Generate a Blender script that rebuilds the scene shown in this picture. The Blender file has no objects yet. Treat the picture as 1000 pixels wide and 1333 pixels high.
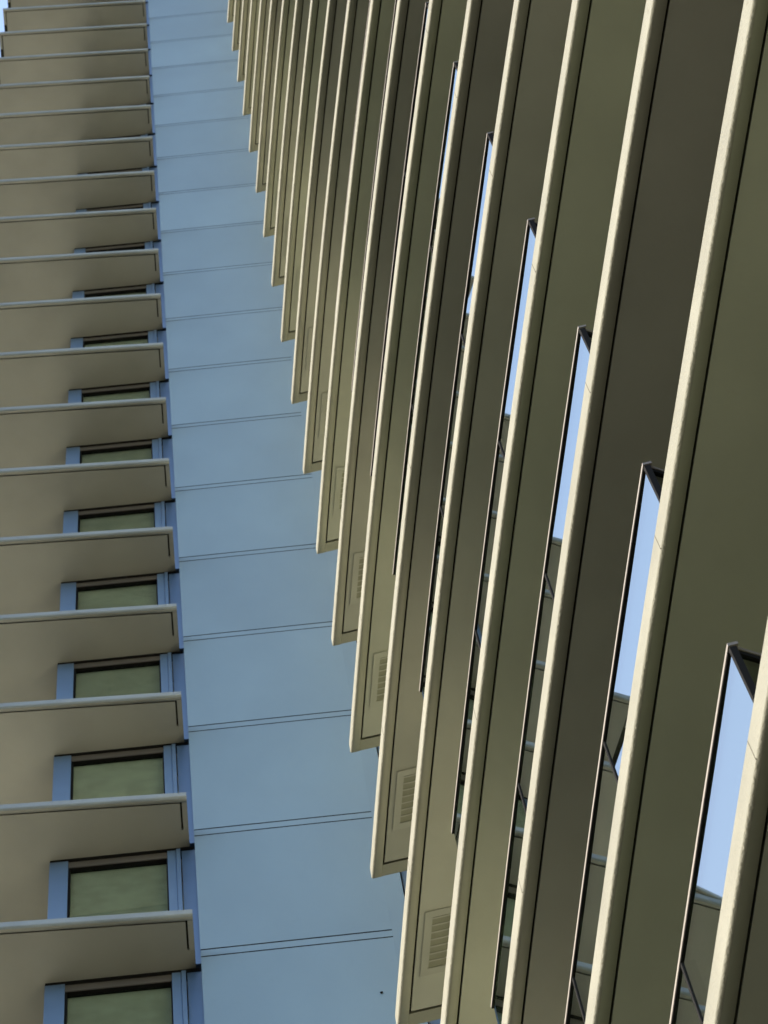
import bpy, bmesh, math, random
from mathutils import Vector, Matrix
random.seed(7)
S = bpy.context.scene
COL = S.collection

# ------------------------------------------------------------------ camera
cam_d = bpy.data.cameras.new("camera")
cam = bpy.data.objects.new("camera", cam_d)
COL.objects.link(cam)
CX = Vector((0.9742, 0.2175, -0.0597))
CY = Vector((-0.2255, 0.9395, -0.2578))          # image-down axis
CZ = Vector((0.0, 0.2646, 0.9644))               # viewing direction
CZ.normalize(); CX = (CX - CZ * CX.dot(CZ)).normalized(); CY = CZ.cross(CX)
cam.matrix_world = Matrix(((CX.x, -CY.x, -CZ.x, 0), (CX.y, -CY.y, -CZ.y, 0),
                           (CX.z, -CY.z, -CZ.z, 0), (0, 0, 0, 1)))
cam_d.sensor_fit = 'VERTICAL'
cam_d.sensor_height = 24.0
cam_d.sensor_width = 18.0
cam_d.lens = 24.0 * 5741.4 / 1333.0
cam_d.clip_start = 0.5
cam_d.clip_end = 6000
cam_d.dof.use_dof = True
cam_d.dof.focus_distance = 24.0
cam_d.dof.aperture_fstop = 9.0
S.camera = cam

# ------------------------------------------------------------------ light
SUN_EL, SUN_AZ = math.radians(33), math.radians(-87)     # azimuth from +Y towards +X
sdir = Vector((math.cos(SUN_EL) * math.sin(SUN_AZ), math.cos(SUN_EL) * math.cos(SUN_AZ), math.sin(SUN_EL)))
W = bpy.data.worlds.new("World"); S.world = W; W.use_nodes = True
nt = W.node_tree
bg = nt.nodes["Background"]; bg.inputs[1].default_value = 0.15
sky = nt.nodes.new("ShaderNodeTexSky"); sky.sky_type = 'NISHITA'; sky.sun_disc = False
sky.air_density = 1.2; sky.dust_density = 2.2; sky.ozone_density = 1.2
sky.sun_elevation = SUN_EL; sky.sun_rotation = SUN_AZ
nt.links.new(sky.outputs[0], bg.inputs[0])
ld = bpy.data.lights.new("sun", 'SUN'); ld.energy = 2.0; ld.angle = math.radians(0.5); ld.color = (1.0, 0.88, 0.68)
lo = bpy.data.objects.new("sun", ld); COL.objects.link(lo)
lo.rotation_euler = sdir.to_track_quat('Z', 'Y').to_euler()
lo.location = sdir * 200
S.view_settings.view_transform = 'Standard'; S.view_settings.look = 'None'
S.view_settings.exposure = 1.6; S.view_settings.gamma = 1.0; S.view_settings.use_curve_mapping = False

# ------------------------------------------------------------------ materials
def new_mat(name):
    m = bpy.data.materials.new(name); m.use_nodes = True
    return m, m.node_tree, m.node_tree.nodes["Principled BSDF"]

def paint(name, col, rough=0.5, var=0.10, stain=0.0, stain_col=(0.2, 0.17, 0.12), bump=0.02, scale=3.0, rnd=0.0, spec=0.4, stretch=(1, 1, 1)):
    m, t, p = new_mat(name)
    N, L = t.nodes, t.links
    tc = N.new("ShaderNodeNewGeometry")
    mp = N.new("ShaderNodeMapping"); mp.inputs["Scale"].default_value = stretch
    L.new(tc.outputs["Position"], mp.inputs["Vector"])
    n1 = N.new("ShaderNodeTexNoise"); n1.inputs["Scale"].default_value = scale; n1.inputs["Detail"].default_value = 6
    L.new(mp.outputs[0], n1.inputs["Vector"])
    mr = N.new("ShaderNodeMapRange"); mr.inputs["From Min"].default_value = 0.3; mr.inputs["From Max"].default_value = 0.7
    mr.inputs["To Min"].default_value = 1 - var; mr.inputs["To Max"].default_value = 1 + var
    L.new(n1.outputs["Fac"], mr.inputs["Value"])
    mul = N.new("ShaderNodeMix"); mul.data_type = 'RGBA'; mul.blend_type = 'MULTIPLY'; mul.inputs["Factor"].default_value = 1
    mul.inputs["A"].default_value = (*col, 1)
    L.new(mr.outputs[0], mul.inputs["B"])
    out = mul.outputs["Result"]
    if stain:
        n2 = N.new("ShaderNodeTexNoise"); n2.inputs["Scale"].default_value = scale * 4; n2.inputs["Detail"].default_value = 8
        n2.inputs["Roughness"].default_value = 0.7
        L.new(mp.outputs[0], n2.inputs["Vector"])
        r2 = N.new("ShaderNodeMapRange"); r2.inputs["From Min"].default_value = 0.58; r2.inputs["From Max"].default_value = 0.80
        r2.inputs["To Min"].default_value = 0; r2.inputs["To Max"].default_value = stain
        L.new(n2.outputs["Fac"], r2.inputs["Value"])
        mx = N.new("ShaderNodeMix"); mx.data_type = 'RGBA'
        L.new(r2.outputs[0], mx.inputs["Factor"]); L.new(out, mx.inputs["A"]); mx.inputs["B"].default_value = (*stain_col, 1)
        out = mx.outputs["Result"]
    if rnd:
        oi = N.new("ShaderNodeObjectInfo")
        r3 = N.new("ShaderNodeMapRange"); r3.inputs["To Min"].default_value = 1 - rnd; r3.inputs["To Max"].default_value = 1 + rnd
        L.new(oi.outputs["Random"], r3.inputs["Value"])
        m3 = N.new("ShaderNodeMix"); m3.data_type = 'RGBA'; m3.blend_type = 'MULTIPLY'; m3.inputs["Factor"].default_value = 1
        L.new(out, m3.inputs["A"]); L.new(r3.outputs[0], m3.inputs["B"])
        out = m3.outputs["Result"]
    L.new(out, p.inputs["Base Color"])
    p.inputs["Roughness"].default_value = rough
    p.inputs["Specular IOR Level"].default_value = spec
    if bump:
        n4 = N.new("ShaderNodeTexNoise"); n4.inputs["Scale"].default_value = 60; n4.inputs["Detail"].default_value = 4
        L.new(tc.outputs["Position"], n4.inputs["Vector"])
        bp = N.new("ShaderNodeBump"); bp.inputs["Strength"].default_value = bump; bp.inputs["Distance"].default_value = 0.02
        L.new(n4.outputs["Fac"], bp.inputs["Height"]); L.new(bp.outputs[0], p.inputs["Normal"])
    return m

def glass(name, ior, body, body_tint, rough=0.0, opaque=0.0, boost=1.0):
    """reflective pane: Fresnel mix of mirror and tinted see-through"""
    m, t, p = new_mat(name)
    N, L = t.nodes, t.links
    N.remove(p)
    o = N["Material Output"]
    fr = N.new("ShaderNodeFresnel"); gm = N.new("ShaderNodeNewGeometry")          # the pane is a thin box: keep the outside IOR on its back faces too
    ix = N.new("ShaderNodeMix"); ix.inputs["A"].default_value = ior; ix.inputs["B"].default_value = 1.0 / ior
    L.new(gm.outputs["Backfacing"], ix.inputs["Factor"]); L.new(ix.outputs["Result"], fr.inputs["IOR"])
    gl = N.new("ShaderNodeBsdfGlossy"); gl.inputs["Roughness"].default_value = rough; gl.inputs["Color"].default_value = (0.94, 1.0, 0.97, 1)
    tr = N.new("ShaderNodeBsdfTransparent"); tr.inputs[0].default_value = (*body_tint, 1)
    base = tr.outputs[0]
    if opaque:
        df = N.new("ShaderNodeBsdfDiffuse"); df.inputs[0].default_value = (*body, 1)
        m0 = N.new("ShaderNodeMixShader"); m0.inputs[0].default_value = opaque
        L.new(tr.outputs[0], m0.inputs[1]); L.new(df.outputs[0], m0.inputs[2]); base = m0.outputs[0]
    mx = N.new("ShaderNodeMixShader")
    pw = N.new("ShaderNodeMath"); pw.operation = 'POWER'; pw.inputs[1].default_value = boost   # solar coating
    L.new(fr.outputs[0], pw.inputs[0])
    L.new(pw.outputs[0], mx.inputs[0]); L.new(base, mx.inputs[1]); L.new(gl.outputs[0], mx.inputs[2])
    L.new(mx.outputs[0], o.inputs["Surface"])
    return m

M_NOSE = paint("cream_painted_concrete", (0.205, 0.207, 0.170), 0.7, 0.12, 0.6, (0.10, 0.085, 0.055), 0.35, 2.5, spec=0.15)
M_NOSE_L = paint("shade_tinted_cream_concrete", (0.255, 0.295, 0.325), 0.7, 0.10, 0.4, (0.11, 0.10, 0.09), 0.3, 2.5, spec=0.2)  # cream fascia in shade: the bluish skylight is put into the colour
M_SOFF_L = paint("taupe_soffit_paint", (0.265, 0.268, 0.243), 0.45, 0.09, 0.15, (0.18, 0.165, 0.13), 0.03, 1.4, rnd=0.08)
M_GROOVE = paint("shadow_gap", (0.03, 0.03, 0.022), 0.9, 0.1, bump=0, spec=0.05)
M_UNDER = paint("drip_edge_paint", (0.215, 0.222, 0.17), 0.5, 0.1, 0.2, (0.12, 0.10, 0.07), 0.03, 1.4)
M_BODY_R = paint("right_wall_render", (0.58, 0.565, 0.45), 0.8, 0.1, 0.0, bump=0)
M_JOINT = paint("mortar_joint", (0.06, 0.055, 0.04), 0.9, 0.1, bump=0, spec=0.1)
M_SOFF = paint("soffit_paint", (0.295, 0.305, 0.248), 0.42, 0.09, 0.18, (0.2, 0.18, 0.12), 0.03, 1.4, rnd=0.10)
M_FLOORS = [paint("brown_bounce_floor", (0.17, 0.155, 0.135), 0.7, 0.2, 0.0, bump=0),  # unseen slab tops, colours picked for the light they bounce onto soffits
            paint("grey_bounce_floor", (0.30, 0.295, 0.23), 0.7, 0.2, 0.0, bump=0),
            paint("green_bounce_floor", (0.44, 0.475, 0.31), 0.8, 0.2, 0.0, bump=0),
            paint("pale_bounce_floor", (0.50, 0.48, 0.41), 0.7, 0.2, 0.0, bump=0)]
M_TINT = paint("dark_glazed_wall", (0.05, 0.048, 0.04), 0.25, 0.1, bump=0)
M_ABSORB = paint("dark_bounce_absorber", (0.06, 0.058, 0.055), 0.6, 0.1, bump=0)  # for a dark sheet added to swallow bounce light
M_BODY = paint("building_render", (0.70, 0.69, 0.60), 0.8, 0.1, 0.0, bump=0)
M_PANEL = paint("skylight_tinted_cladding", (0.153, 0.241, 0.323), 0.5, 0.05, 0.3, (0.125, 0.19, 0.25), 0.04, 1.6, rnd=0.05, stretch=(1, 1, 0.35))  # pale grey panels, blue of the skylight mixed into the base colour
M_FRAME = paint("skylight_tinted_frame", (0.09, 0.162, 0.29), 0.4, 0.05, bump=0)  # grey metal, with the blue skylight tint put into its colour
M_DARK = paint("black_gasket", (0.010, 0.010, 0.010), 0.9, 0.1, bump=0, spec=0.05)
M_HEAD = paint("brown_grey_head", (0.10, 0.092, 0.085), 0.5, 0.05, bump=0)
M_GBACK = paint("grille_mesh", (0.195, 0.20, 0.14), 0.7, 0.05, bump=0)
M_RAIL = paint("bronze_handrail", (0.17, 0.15, 0.13), 0.6, 0.1, bump=0)
M_BLIND = paint("beige_blind", (0.72, 0.63, 0.50), 0.9, 0.15, bump=0.1, scale=5, rnd=0.2)
M_GRILLE = paint("grille_paint", (0.295, 0.305, 0.248), 0.45, 0.06, bump=0)
M_BGLASS = glass("balustrade_glass", 2.5, (0, 0, 0), (0.45, 0.5, 0.47), boost=0.78)
M_SGLASS = glass("dark_side_glass", 1.45, (0, 0, 0), (0.32, 0.36, 0.33))
M_WGLASS = glass("window_glass", 1.5, (0, 0, 0), (0.75, 0.83, 0.81))
M_GROUND = paint("park_ground", (0.026, 0.027, 0.016), 0.9, 0.35, 0.4, (0.05, 0.045, 0.035), 0, 0.12)

# ------------------------------------------------------------------ helpers
def mesh_obj(name, me, parent=None, loc=(0, 0, 0)):
    o = bpy.data.objects.new(name, me); COL.objects.link(o)
    o.location = loc
    if parent: o.parent = parent
    return o

def mk(name, verts, faces, mats, fm=None, smooth=None):
    me = bpy.data.meshes.new(name)
    me.from_pydata([tuple(v) for v in verts], [], faces)
    for m in mats: me.materials.append(m)
    if fm: me.polygons.foreach_set("material_index", fm)
    if smooth: me.polygons.foreach_set("use_smooth", smooth)
    me.update()
    bm = bmesh.new(); bm.from_mesh(me)
    bmesh.ops.recalc_face_normals(bm, faces=bm.faces); bm.to_mesh(me); bm.free()
    return me

def box_local(place, u0, u1, d0, d1, z0, z1, n=1):
    """box in facade coordinates, bent along the facade in n steps"""
    V, F = [], []
    for i in range(n + 1):
        u = u0 + (u1 - u0) * i / n
        for d, z in ((d0, z0), (d1, z0), (d1, z1), (d0, z1)):
            p = place(u, d); V.append((p[0], p[1], z))
    for i in range(n):
        a = i * 4
        for j in range(4):
            F.append((a + j, a + (j + 1) % 4, a + 4 + (j + 1) % 4, a + 4 + j))
    F.append((0, 1, 2, 3)); F.append((n * 4 + 3, n * 4 + 2, n * 4 + 1, n * 4))
    return V, F

def join(parts):
    V, F = [], []
    for v, f in parts:
        o = len(V); V += v; F += [tuple(i + o for i in q) for q in f]
    return V, F

def bx(name, place, mat, *a, n=1):
    V, F = box_local(place, *a, n=n)
    return mk(name, V, F, [mat])

# facade coordinates: right building (u = world y, d = depth behind the lip)
PC, PM = [0.03453, 0.61238, -3.45655, 0.46754], 7.5543
def cr(y):
    if y < 2.4: return cr(2.4) + (y - 2.4) * (cr(2.6) - cr(2.4)) / 0.2
    t = (y - PM) / 10; return ((PC[0] * t + PC[1]) * t + PC[2]) * t + PC[3]
def right(u, d):
    sl = (cr(u + .05) - cr(u - .05)) / .1
    return (cr(u) + d * math.sqrt(1 + sl * sl), u)
# left building (u = metres leftwards from the right end of the lip)
TL = Vector((-0.9858, -0.1676)); NL = Vector((-0.1676, 0.9858)); OL = Vector((-2.26, 12.25))
def left(u, d):
    p = OL + TL * u + NL * d
    return (p.x, p.y)

def nose_profile(h, rad, w):
    """fascia of height h, rounded lower edge, flat underside w deep, then the open groove"""
    arc = [(rad - rad * math.cos(a), rad - h - rad * math.sin(a)) for a in [math.radians(q) for q in (0, 15, 30, 45, 60, 75, 90)]]
    return [(0.0, 0.0)] + arc + [(w, -h), (w, 0.05 - h)]
HR, HL = 0.24, 0.115                       # fascia heights right / left
NOSE_R = nose_profile(HR, 0.022, 0.072)
NOSE_L = nose_profile(HL, 0.022, 0.052)

def nose_mesh(name, place, us, depth, end_hi=True, end_lo=False, ew=0.085, elen=None, floor=None, nose=None, front=None, under=None):
    """slab: floor on top, bullnose along the front, slab underside above the soffit gap"""
    prof = nose + [(depth, nose[-1][1]), (depth, 0.0)]
    zb, wn = nose[-2][1], nose[-2][0]
    V, F, fm, sm = [], [], [], []
    n = len(prof)
    for u in us:
        for d, z in prof:
            p = place(u, d); V.append((p[0], p[1], z))
    for i in range(len(us) - 1):
        for j in range(n):
            k = (j + 1) % n
            F.append((i * n + j, i * n + k, (i + 1) * n + k, (i + 1) * n + j))
            fm.append(1 if j == n - 1 else (2 if j >= n - 4 else (3 if j == n - 5 else 0)))
            sm.append(1 <= j <= 7)
    F.append(tuple(range(n))); fm.append(0); sm.append(False)
    F.append(tuple((len(us) - 1) * n + j for j in reversed(range(n)))); fm.append(0); sm.append(False)
    # border down-stands that return along the ends
    for flag, u0, u1 in ((end_lo, us[0] + 0.001, us[0] + ew), (end_hi, us[-1] - ew, us[-1] - 0.001)):
        if flag:
            v, f = box_local(place, u0, u1, wn + 0.0005, elen or depth - 0.01, zb + 0.003, zb + 0.051)
            o = len(V); V += v; F += [tuple(i + o for i in q) for q in f]; fm += [3] * len(f); sm += [False] * len(f)
    return mk(name, V, F, [front or M_NOSE, floor, M_GROOVE, under or M_SOFF], fm, sm)

def soffit_mesh(name, place, us, d0, d1, h, extra=None, mat=None):
    V, F = [], []
    for u in us:
        for d, z in ((d0, 0.008 - h), (d1, 0.008 - h), (d1, 0.045 - h), (d0, 0.045 - h)):
            p = place(u, d); V.append((p[0], p[1], z))
    for i in range(len(us) - 1):
        a = i * 4
        for j in range(4):
            F.append((a + j, a + (j + 1) % 4, a + 4 + (j + 1) % 4, a + 4 + j))
    n = len(us) - 1
    F.append((0, 1, 2, 3)); F.append((n * 4 + 3, n * 4 + 2, n * 4 + 1, n * 4))
    if extra: V, F = join([(V, F), extra])
    return mk(name, V, F, [mat or M_SOFF])

def empty(name, loc, label, cat):
    o = bpy.data.objects.new(name, None); COL.objects.link(o); o.location = loc
    o["label"] = label; o["category"] = cat
    return o

def frange(a, b, n): return [a + (b - a) * i / n for i in range(n + 1)]

Z0, H = 28.028, 3.0
GZ = -1.6

# ------------------------------------------------------------------ ground
g = mk("ground", [(-3000, -3000, GZ), (3000, -3000, GZ), (3000, 3000, GZ), (-3000, 3000, GZ)], [(0, 1, 2, 3)], [M_GROUND])
go = mesh_obj("ground", g); go["kind"] = "structure"

# ------------------------------------------------------------------ right building
RB = empty("apartment_building", (3.0, 5.0, GZ), "right-hand building with sunlit cream ledges and glass balustrades, seen steeply from below", "building")
RB_inv = Vector((-3.0, -5.0, -GZ))
def place_child(name, me, parent, z, off):
    return mesh_obj(name, me, parent, (off[0], off[1], z + off[2]))

KMIN, KMAX = -8, 22
ztop = Z0 + H * KMAX
# walls behind the ledges
def wall_mesh(name, pts, z0, z1, mat):
    V = [(x, y, z) for x, y in pts for z in (z0, z1)]
    n = len(pts)
    F = [(2 * i, 2 * ((i + 1) % n), 2 * ((i + 1) % n) + 1, 2 * i + 1) for i in range(n)]
    F.append(tuple(2 * i + 1 for i in range(n)))
    return mk(name, V, F, [mat])
B0, B1 = 5.61, 9.34                      # balcony from .. to
rp = [right(y, 0.80) for y in frange(-3.4, B0, 20)] + [right(B0 + .42, 0.80), right(B0 + .45, 2.0)] + [right(y, 2.0) for y in frange(B0 + .6, B1 - .2, 8)] + [right(B1, 2.0)]
rp += [right(B1 + .02, 2.0), (16, B1 + .02), (16, -3.4)]
mesh_obj("glazed_wall", wall_mesh("glazed_wall", rp, GZ, ztop - .02, M_TINT), RB, RB_inv)
rq = [right(y, 0.80) for y in frange(B1 + .02, 11.05, 6)] + [(right(11.05, .8)[0], 13.01), (-0.555, 13.01), (-0.555, 15.0), (16, 15.0), (16, B1 + .021)]
mesh_obj("wall", wall_mesh("wall", rq, GZ, ztop - .02, M_BODY_R), RB, RB_inv)

usR = frange(-3.5, 11.17, 58)
me_ledges = [nose_mesh("ledge", right, usR, 2.3, floor=m, nose=NOSE_R, under=M_UNDER) for m in M_FLOORS[:3]]
FPAT = {-4: 2, -3: 0, -2: 2, -1: 1, 0: 0, 1: 2, 2: 0, 3: 2, 4: 1, 5: 0, 6: 2, 7: 1}  # floor colour per storey, tints the bounce on the soffit above
me_soff = soffit_mesh("soffit", right, frange(-3.5, 11.17 - 0.100, 56), 0.085, 2.28, HR)

me_fjs = [bx("fascia_joint", right, M_JOINT, y, y + .0035, -0.0006, 0.02, -HR + .012, -.001) for y in (3.05, 5.61, 8.17, 10.1)]

# balustrade pieces (z relative to the slab top)
DB = 0.084
BH = 1.23
CB = Vector(right(B0, DB))                # near corner; the return runs back from here
RD = Vector((0.86, 0.51)).normalized(); RN = Vector((RD.y, -RD.x))
def ret(u, d):                            # u along the return, d towards the outside of it
    p = CB + RD * u - RN * d
    return (p.x, p.y)
me_rail = mk("handrail", *join([box_local(right, B0, B1, DB - 0.001, DB + 0.040, BH - 0.035, BH, n=14),
                                box_local(ret, 0.036, 0.80, 0.0, 0.045, BH - 0.035, BH)]), [M_RAIL])
me_chan = mk("channel", *join([box_local(right, B0 + .03, B1 - .002, DB + 0.001, DB + 0.030, BH - 0.050, BH - 0.0352, n=14),
                               box_local(ret, 0.04, 0.79, 0.004, 0.040, BH - 0.085, BH - 0.0352),
                               box_local(right, B0, B1, DB - 0.004, DB + 0.032, 0.003, 0.06, n=14)]), [M_DARK])
P_POST = [6.92, 8.07]
edges = [B0 + .012] + P_POST + [B1 - .01]
def flat_pane(y0, y1):
    a, b = Vector(right(y0, DB + 0.009)), Vector(right(y1, DB + 0.009))
    e = (b - a).normalized(); n = Vector((e.y, -e.x))
    def pl(u, d):
        p = a + e * u + n * d
        return (p.x, p.y)
    return bx("pane", pl, M_BGLASS, 0, (b - a).length, 0, 0.012, 0.061, BH - 0.0505)
me_panes = [flat_pane(edges[i] + .008, edges[i + 1] - .008) for i in range(3)]
me_side = bx("pane", ret, M_SGLASS, 0.03, 0.78, 0.014, 0.026, 0.005, BH - 0.0855)
me_posts = [bx("post", right, M_DARK, y - .0075, y + .0075, DB + 0.003, DB + 0.06, 0.061, BH - 0.0505) for y in P_POST]
me_cpost = bx("post", right, M_DARK, B0 + .002, B0 + .018, DB + 0.003, DB + 0.03, 0.061, BH - 0.0505)

# vent grille in the soffit near the end
GY0, GY1, GD0, GD1 = 10.40, 10.84, 0.125, 0.35
gz = 0.008 - HR
gparts = [box_local(right, GY0, GY0 + .045, GD0, GD1, gz - .010, gz - .0005), box_local(right, GY1 - .045, GY1, GD0, GD1, gz - .010, gz - .0005),
          box_local(right, GY0 + .0451, GY1 - .0451, GD0, GD0 + .052, gz - .010, gz - .0005), box_local(right, GY0 + .0451, GY1 - .0451, GD1 - .052, GD1, gz - .010, gz - .0005)]
me_gframe = mk("vent_grille", *join(gparts), [M_GRILLE])
me_gback = bx("backing", right, M_GBACK, GY0 + .046, GY1 - .046, GD0 + .0525, GD1 - .0525, gz - .0015, gz - .0008)
NS = 7
me_slats = []
for i in range(NS):
    a = GY0 + .05 + i * (GY1 - GY0 - .10) / NS
    me_slats.append(bx("slat", right, M_GRILLE, a + .000, a + .010, GD0 + .0528, GD1 - .0528, gz - .0075, gz - .003))

for k in range(KMIN, KMAX + 1):
    z = Z0 + H * k
    lg = place_child("ledge", me_ledges[FPAT.get(k, (k * 7) % 3)], RB, z, RB_inv)
    mesh_obj("soffit", me_soff, lg)
    [mesh_obj("fascia_joint", m, lg) for m in me_fjs]
    gr = place_child("vent_grille", me_gframe, RB, z, RB_inv)
    mesh_obj("backing", me_gback, gr)
    for s in me_slats: mesh_obj("slat", s, gr)
    if k < KMAX:
        bl = place_child("balustrade", me_rail, RB, z, RB_inv)
        mesh_obj("channel", me_chan, bl)
        for p in me_panes: mesh_obj("pane", p, bl)
        mesh_obj("pane", me_side, bl)
        for p in me_posts: mesh_obj("post", p, bl)
        mesh_obj("post", me_cpost, bl)

# ------------------------------------------------------------------ left building
LB = empty("apartment_building", (-3.6, 13.5, GZ), "left-hand building with shaded grey ledges, recessed windows and tall wall of pale cladding panels tinted blue by skylight", "building")
LB_inv = Vector((3.6, -13.5, -GZ))
IMIN, IMAX = -10, 20
UW = 1.24                                 # window bay width
UE = 2.75                                 # left end of the ledges
def dW(u): return 0.47 + 0.035 * u       # window plane
lp = [left(-0.02, 0.80), left(UW - .02, 0.80), left(UW - .02, 1.75), left(UE - .02, 1.75), left(UE - .02, 14), (-0.62, 26), (-0.62, 13.05)]
mesh_obj("wall", wall_mesh("wall", lp, GZ, Z0 + 6 + H * IMAX - .02, M_BODY), LB, LB_inv)
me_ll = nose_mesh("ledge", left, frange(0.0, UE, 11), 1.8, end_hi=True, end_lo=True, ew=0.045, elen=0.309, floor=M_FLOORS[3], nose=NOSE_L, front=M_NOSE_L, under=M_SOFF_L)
me_ls = soffit_mesh("soffit", left, frange(0.062, UE - 0.062, 10), 0.066, 1.74, HL, box_local(left, 0.001, 0.0619, 0.31, 1.7, 0.008 - HL, 0.0445 - HL), mat=M_SOFF_L)
UE2 = 4.3                                 # lower floors: ledges lengthened out of view to fill the glass reflection
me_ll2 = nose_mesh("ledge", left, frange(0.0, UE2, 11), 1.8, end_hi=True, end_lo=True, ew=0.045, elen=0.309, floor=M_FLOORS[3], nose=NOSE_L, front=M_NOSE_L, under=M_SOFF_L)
me_ls2 = soffit_mesh("soffit", left, frange(0.062, UE2 - 0.062, 10), 0.066, 1.74, HL, box_local(left, 0.001, 0.0619, 0.31, 1.7, 0.008 - HL, 0.0445 - HL), mat=M_SOFF_L)
# fill between the last bit of ledge end and the panel wall
def lw(u, d): return left(u, dW(u) + d)
wz0, wz1 = -H + 0.008, -HL - 0.055
fr_parts = [box_local(lw, UW - 0.165, UW, 0.0, 0.10, wz0, wz1),               # wide left stile
            box_local(lw, 0.125, 0.20, 0.0, 0.10, wz0, wz1),                  # right stile
            box_local(lw, 0.085, 0.122, -0.012, 0.10, wz0, wz1),
            box_local(lw, -0.10, 0.075, 0.012, 0.10, wz0, wz1),
            box_local(lw, 0.201, UW - 0.166, 0.0, 0.10, wz0, wz0 + 0.12)]
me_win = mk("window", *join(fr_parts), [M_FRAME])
me_absorb = bx("bounce_absorber", left, M_ABSORB, 0.005, UW + .1, 0.03, 0.465, 0.003, 0.007)  # sheet added in front of the windows to darken the soffit above
me_wgas = mk("gasket", *join([box_local(lw, -0.03, UW - 0.003, 0.003, 0.09, wz1 + 0.0005, 0.0075 - HL),
                              box_local(lw, 0.201, UW - 0.166, 0.02, 0.09, wz1 - 0.149, wz1 - .1405),
                              box_local(lw, UW - 0.185, UW - 0.1655, 0.02, 0.09, wz0 + .121, wz1 - .150),
                              box_local(lw, 0.2005, 0.212, 0.02, 0.09, wz0 + .121, wz1 - .150)]), [M_DARK])
me_whead = bx("head_rail", lw, M_HEAD, 0.201, UW - 0.166, 0.012, 0.062, wz1 - 0.14, wz1 - .0005)
me_wpane = bx("pane", lw, M_WGLASS, 0.213, UW - 0.186, 0.05, 0.06, wz0 + .121, wz1 - .150)
def slat_box(z):                          # one tilted slat of the venetian blind
    V, F = box_local(lw, 0.213, UW - 0.186, 0.068, 0.098, z, z + .004)
    return [(x, y, q + (0.030 if j in (2 - 2, 3, 4, 7) else 0.0)) for j, (x, y, q) in enumerate(V)], F
me_wblind = mk("blind", *join([slat_box(wz0 + .125 + .044 * q) for q in range(int((wz1 - wz0 - .14) / .044))]), [M_BLIND])
for i in range(IMIN, IMAX + 1):
    z = Z0 + 6 + H * i
    lg = place_child("ledge", me_ll if i > 1 else me_ll2, LB, z, LB_inv)
    mesh_obj("soffit", me_ls if i > 1 else me_ls2, lg)
    mesh_obj("bounce_absorber", me_absorb, lg)
    w = place_child("window", me_win, LB, z, LB_inv)
    mesh_obj("gasket", me_wgas, w); mesh_obj("head_rail", me_whead, w); mesh_obj("pane", me_wpane, w); mesh_obj("blind", me_wblind, w)["kind"] = "stuff"

# lower side wing further left (outside the frame, mirrored in the balustrade glass)
SW0, SW1, SWY, IW = -8.5, -22.0, 18.0, 9
def side(u, d): return (SW0 - u, SWY + d)
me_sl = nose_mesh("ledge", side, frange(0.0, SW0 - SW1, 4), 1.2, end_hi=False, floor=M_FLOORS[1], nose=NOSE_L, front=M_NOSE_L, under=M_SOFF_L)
me_ss = soffit_mesh("soffit", side, frange(0.0, SW0 - SW1, 4), 0.066, 1.19, HL, mat=M_SOFF_L)
for i in range(IMIN, IW + 1):
    lg = place_child("ledge", me_sl, LB, Z0 + 6 + H * i, LB_inv)
    mesh_obj("soffit", me_ss, lg)
mesh_obj("side_wall", wall_mesh("side_wall", [(SW0 - .1, SWY + 1), (SW1 + .1, SWY + 1), (SW1 + .1, 30), (SW0 - .1, 30)], GZ, Z0 + 6 + H * IW - .02, M_BODY), LB, LB_inv)
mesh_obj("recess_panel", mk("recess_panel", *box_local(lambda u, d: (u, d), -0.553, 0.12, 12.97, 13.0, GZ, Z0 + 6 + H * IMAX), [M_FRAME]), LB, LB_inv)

# pale cladding wall between the two ledge stacks
PA, PB = Vector((-2.275, 12.61)), Vector((-0.71, 12.815))
PT = (PB - PA).normalized(); PN = Vector((-PT.y, PT.x))
PL = (PB - PA).length
def pan(u, d):
    p = PA + PT * u + PN * d
    return (p.x, p.y)
gap = 0.027
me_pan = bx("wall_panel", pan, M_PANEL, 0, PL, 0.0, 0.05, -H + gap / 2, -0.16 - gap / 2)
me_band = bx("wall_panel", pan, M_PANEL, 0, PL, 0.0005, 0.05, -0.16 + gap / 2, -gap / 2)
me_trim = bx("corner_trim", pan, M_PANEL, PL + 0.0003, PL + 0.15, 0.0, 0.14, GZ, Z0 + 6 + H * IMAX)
me_back = bx("panel_backing", pan, M_DARK, 0.10, PL - 0.001, 0.051, 0.26, GZ, Z0 + 6 + H * IMAX - .01)
me_joint = mk("joint", *join([box_local(pan, 0.004, PL - .001, 0.002, 0.045, -0.16 - gap / 2 + .0005, -0.16 + gap / 2 - .0005),
                              box_local(pan, 0.004, PL - .001, 0.002, 0.045, -gap / 2 + .0005, gap / 2 - .0005)]), [M_DARK])
mesh_obj("corner_trim", me_trim, LB, LB_inv)
mesh_obj("panel_backing", me_back, LB, LB_inv)
for i in range(IMIN, IMAX + 1):
    z = Z0 + 6 + H * i
    p = place_child("wall_panel", me_pan, LB, z, LB_inv)
    place_child("joint", me_joint, LB, z, LB_inv)
    place_child("wall_panel", me_band, LB, z, LB_inv)

# a single bolt head near the corner, low on the wall
bm = bmesh.new()
bmesh.ops.create_cone(bm, cap_ends=True, segments=12, radius1=0.013, radius2=0.010, depth=0.012)
for v in bm.verts: v.co = Vector((v.co.x, v.co.z, v.co.y))
me_bolt = bpy.data.meshes.new("bolt"); bm.to_mesh(me_bolt); bm.free(); me_bolt.materials.append(M_DARK)
bp_ = pan(1.411, -0.006)
mesh_obj("bolt", me_bolt, LB, (bp_[0] + LB_inv.x, bp_[1] + LB_inv.y, 32.638 + LB_inv.z))
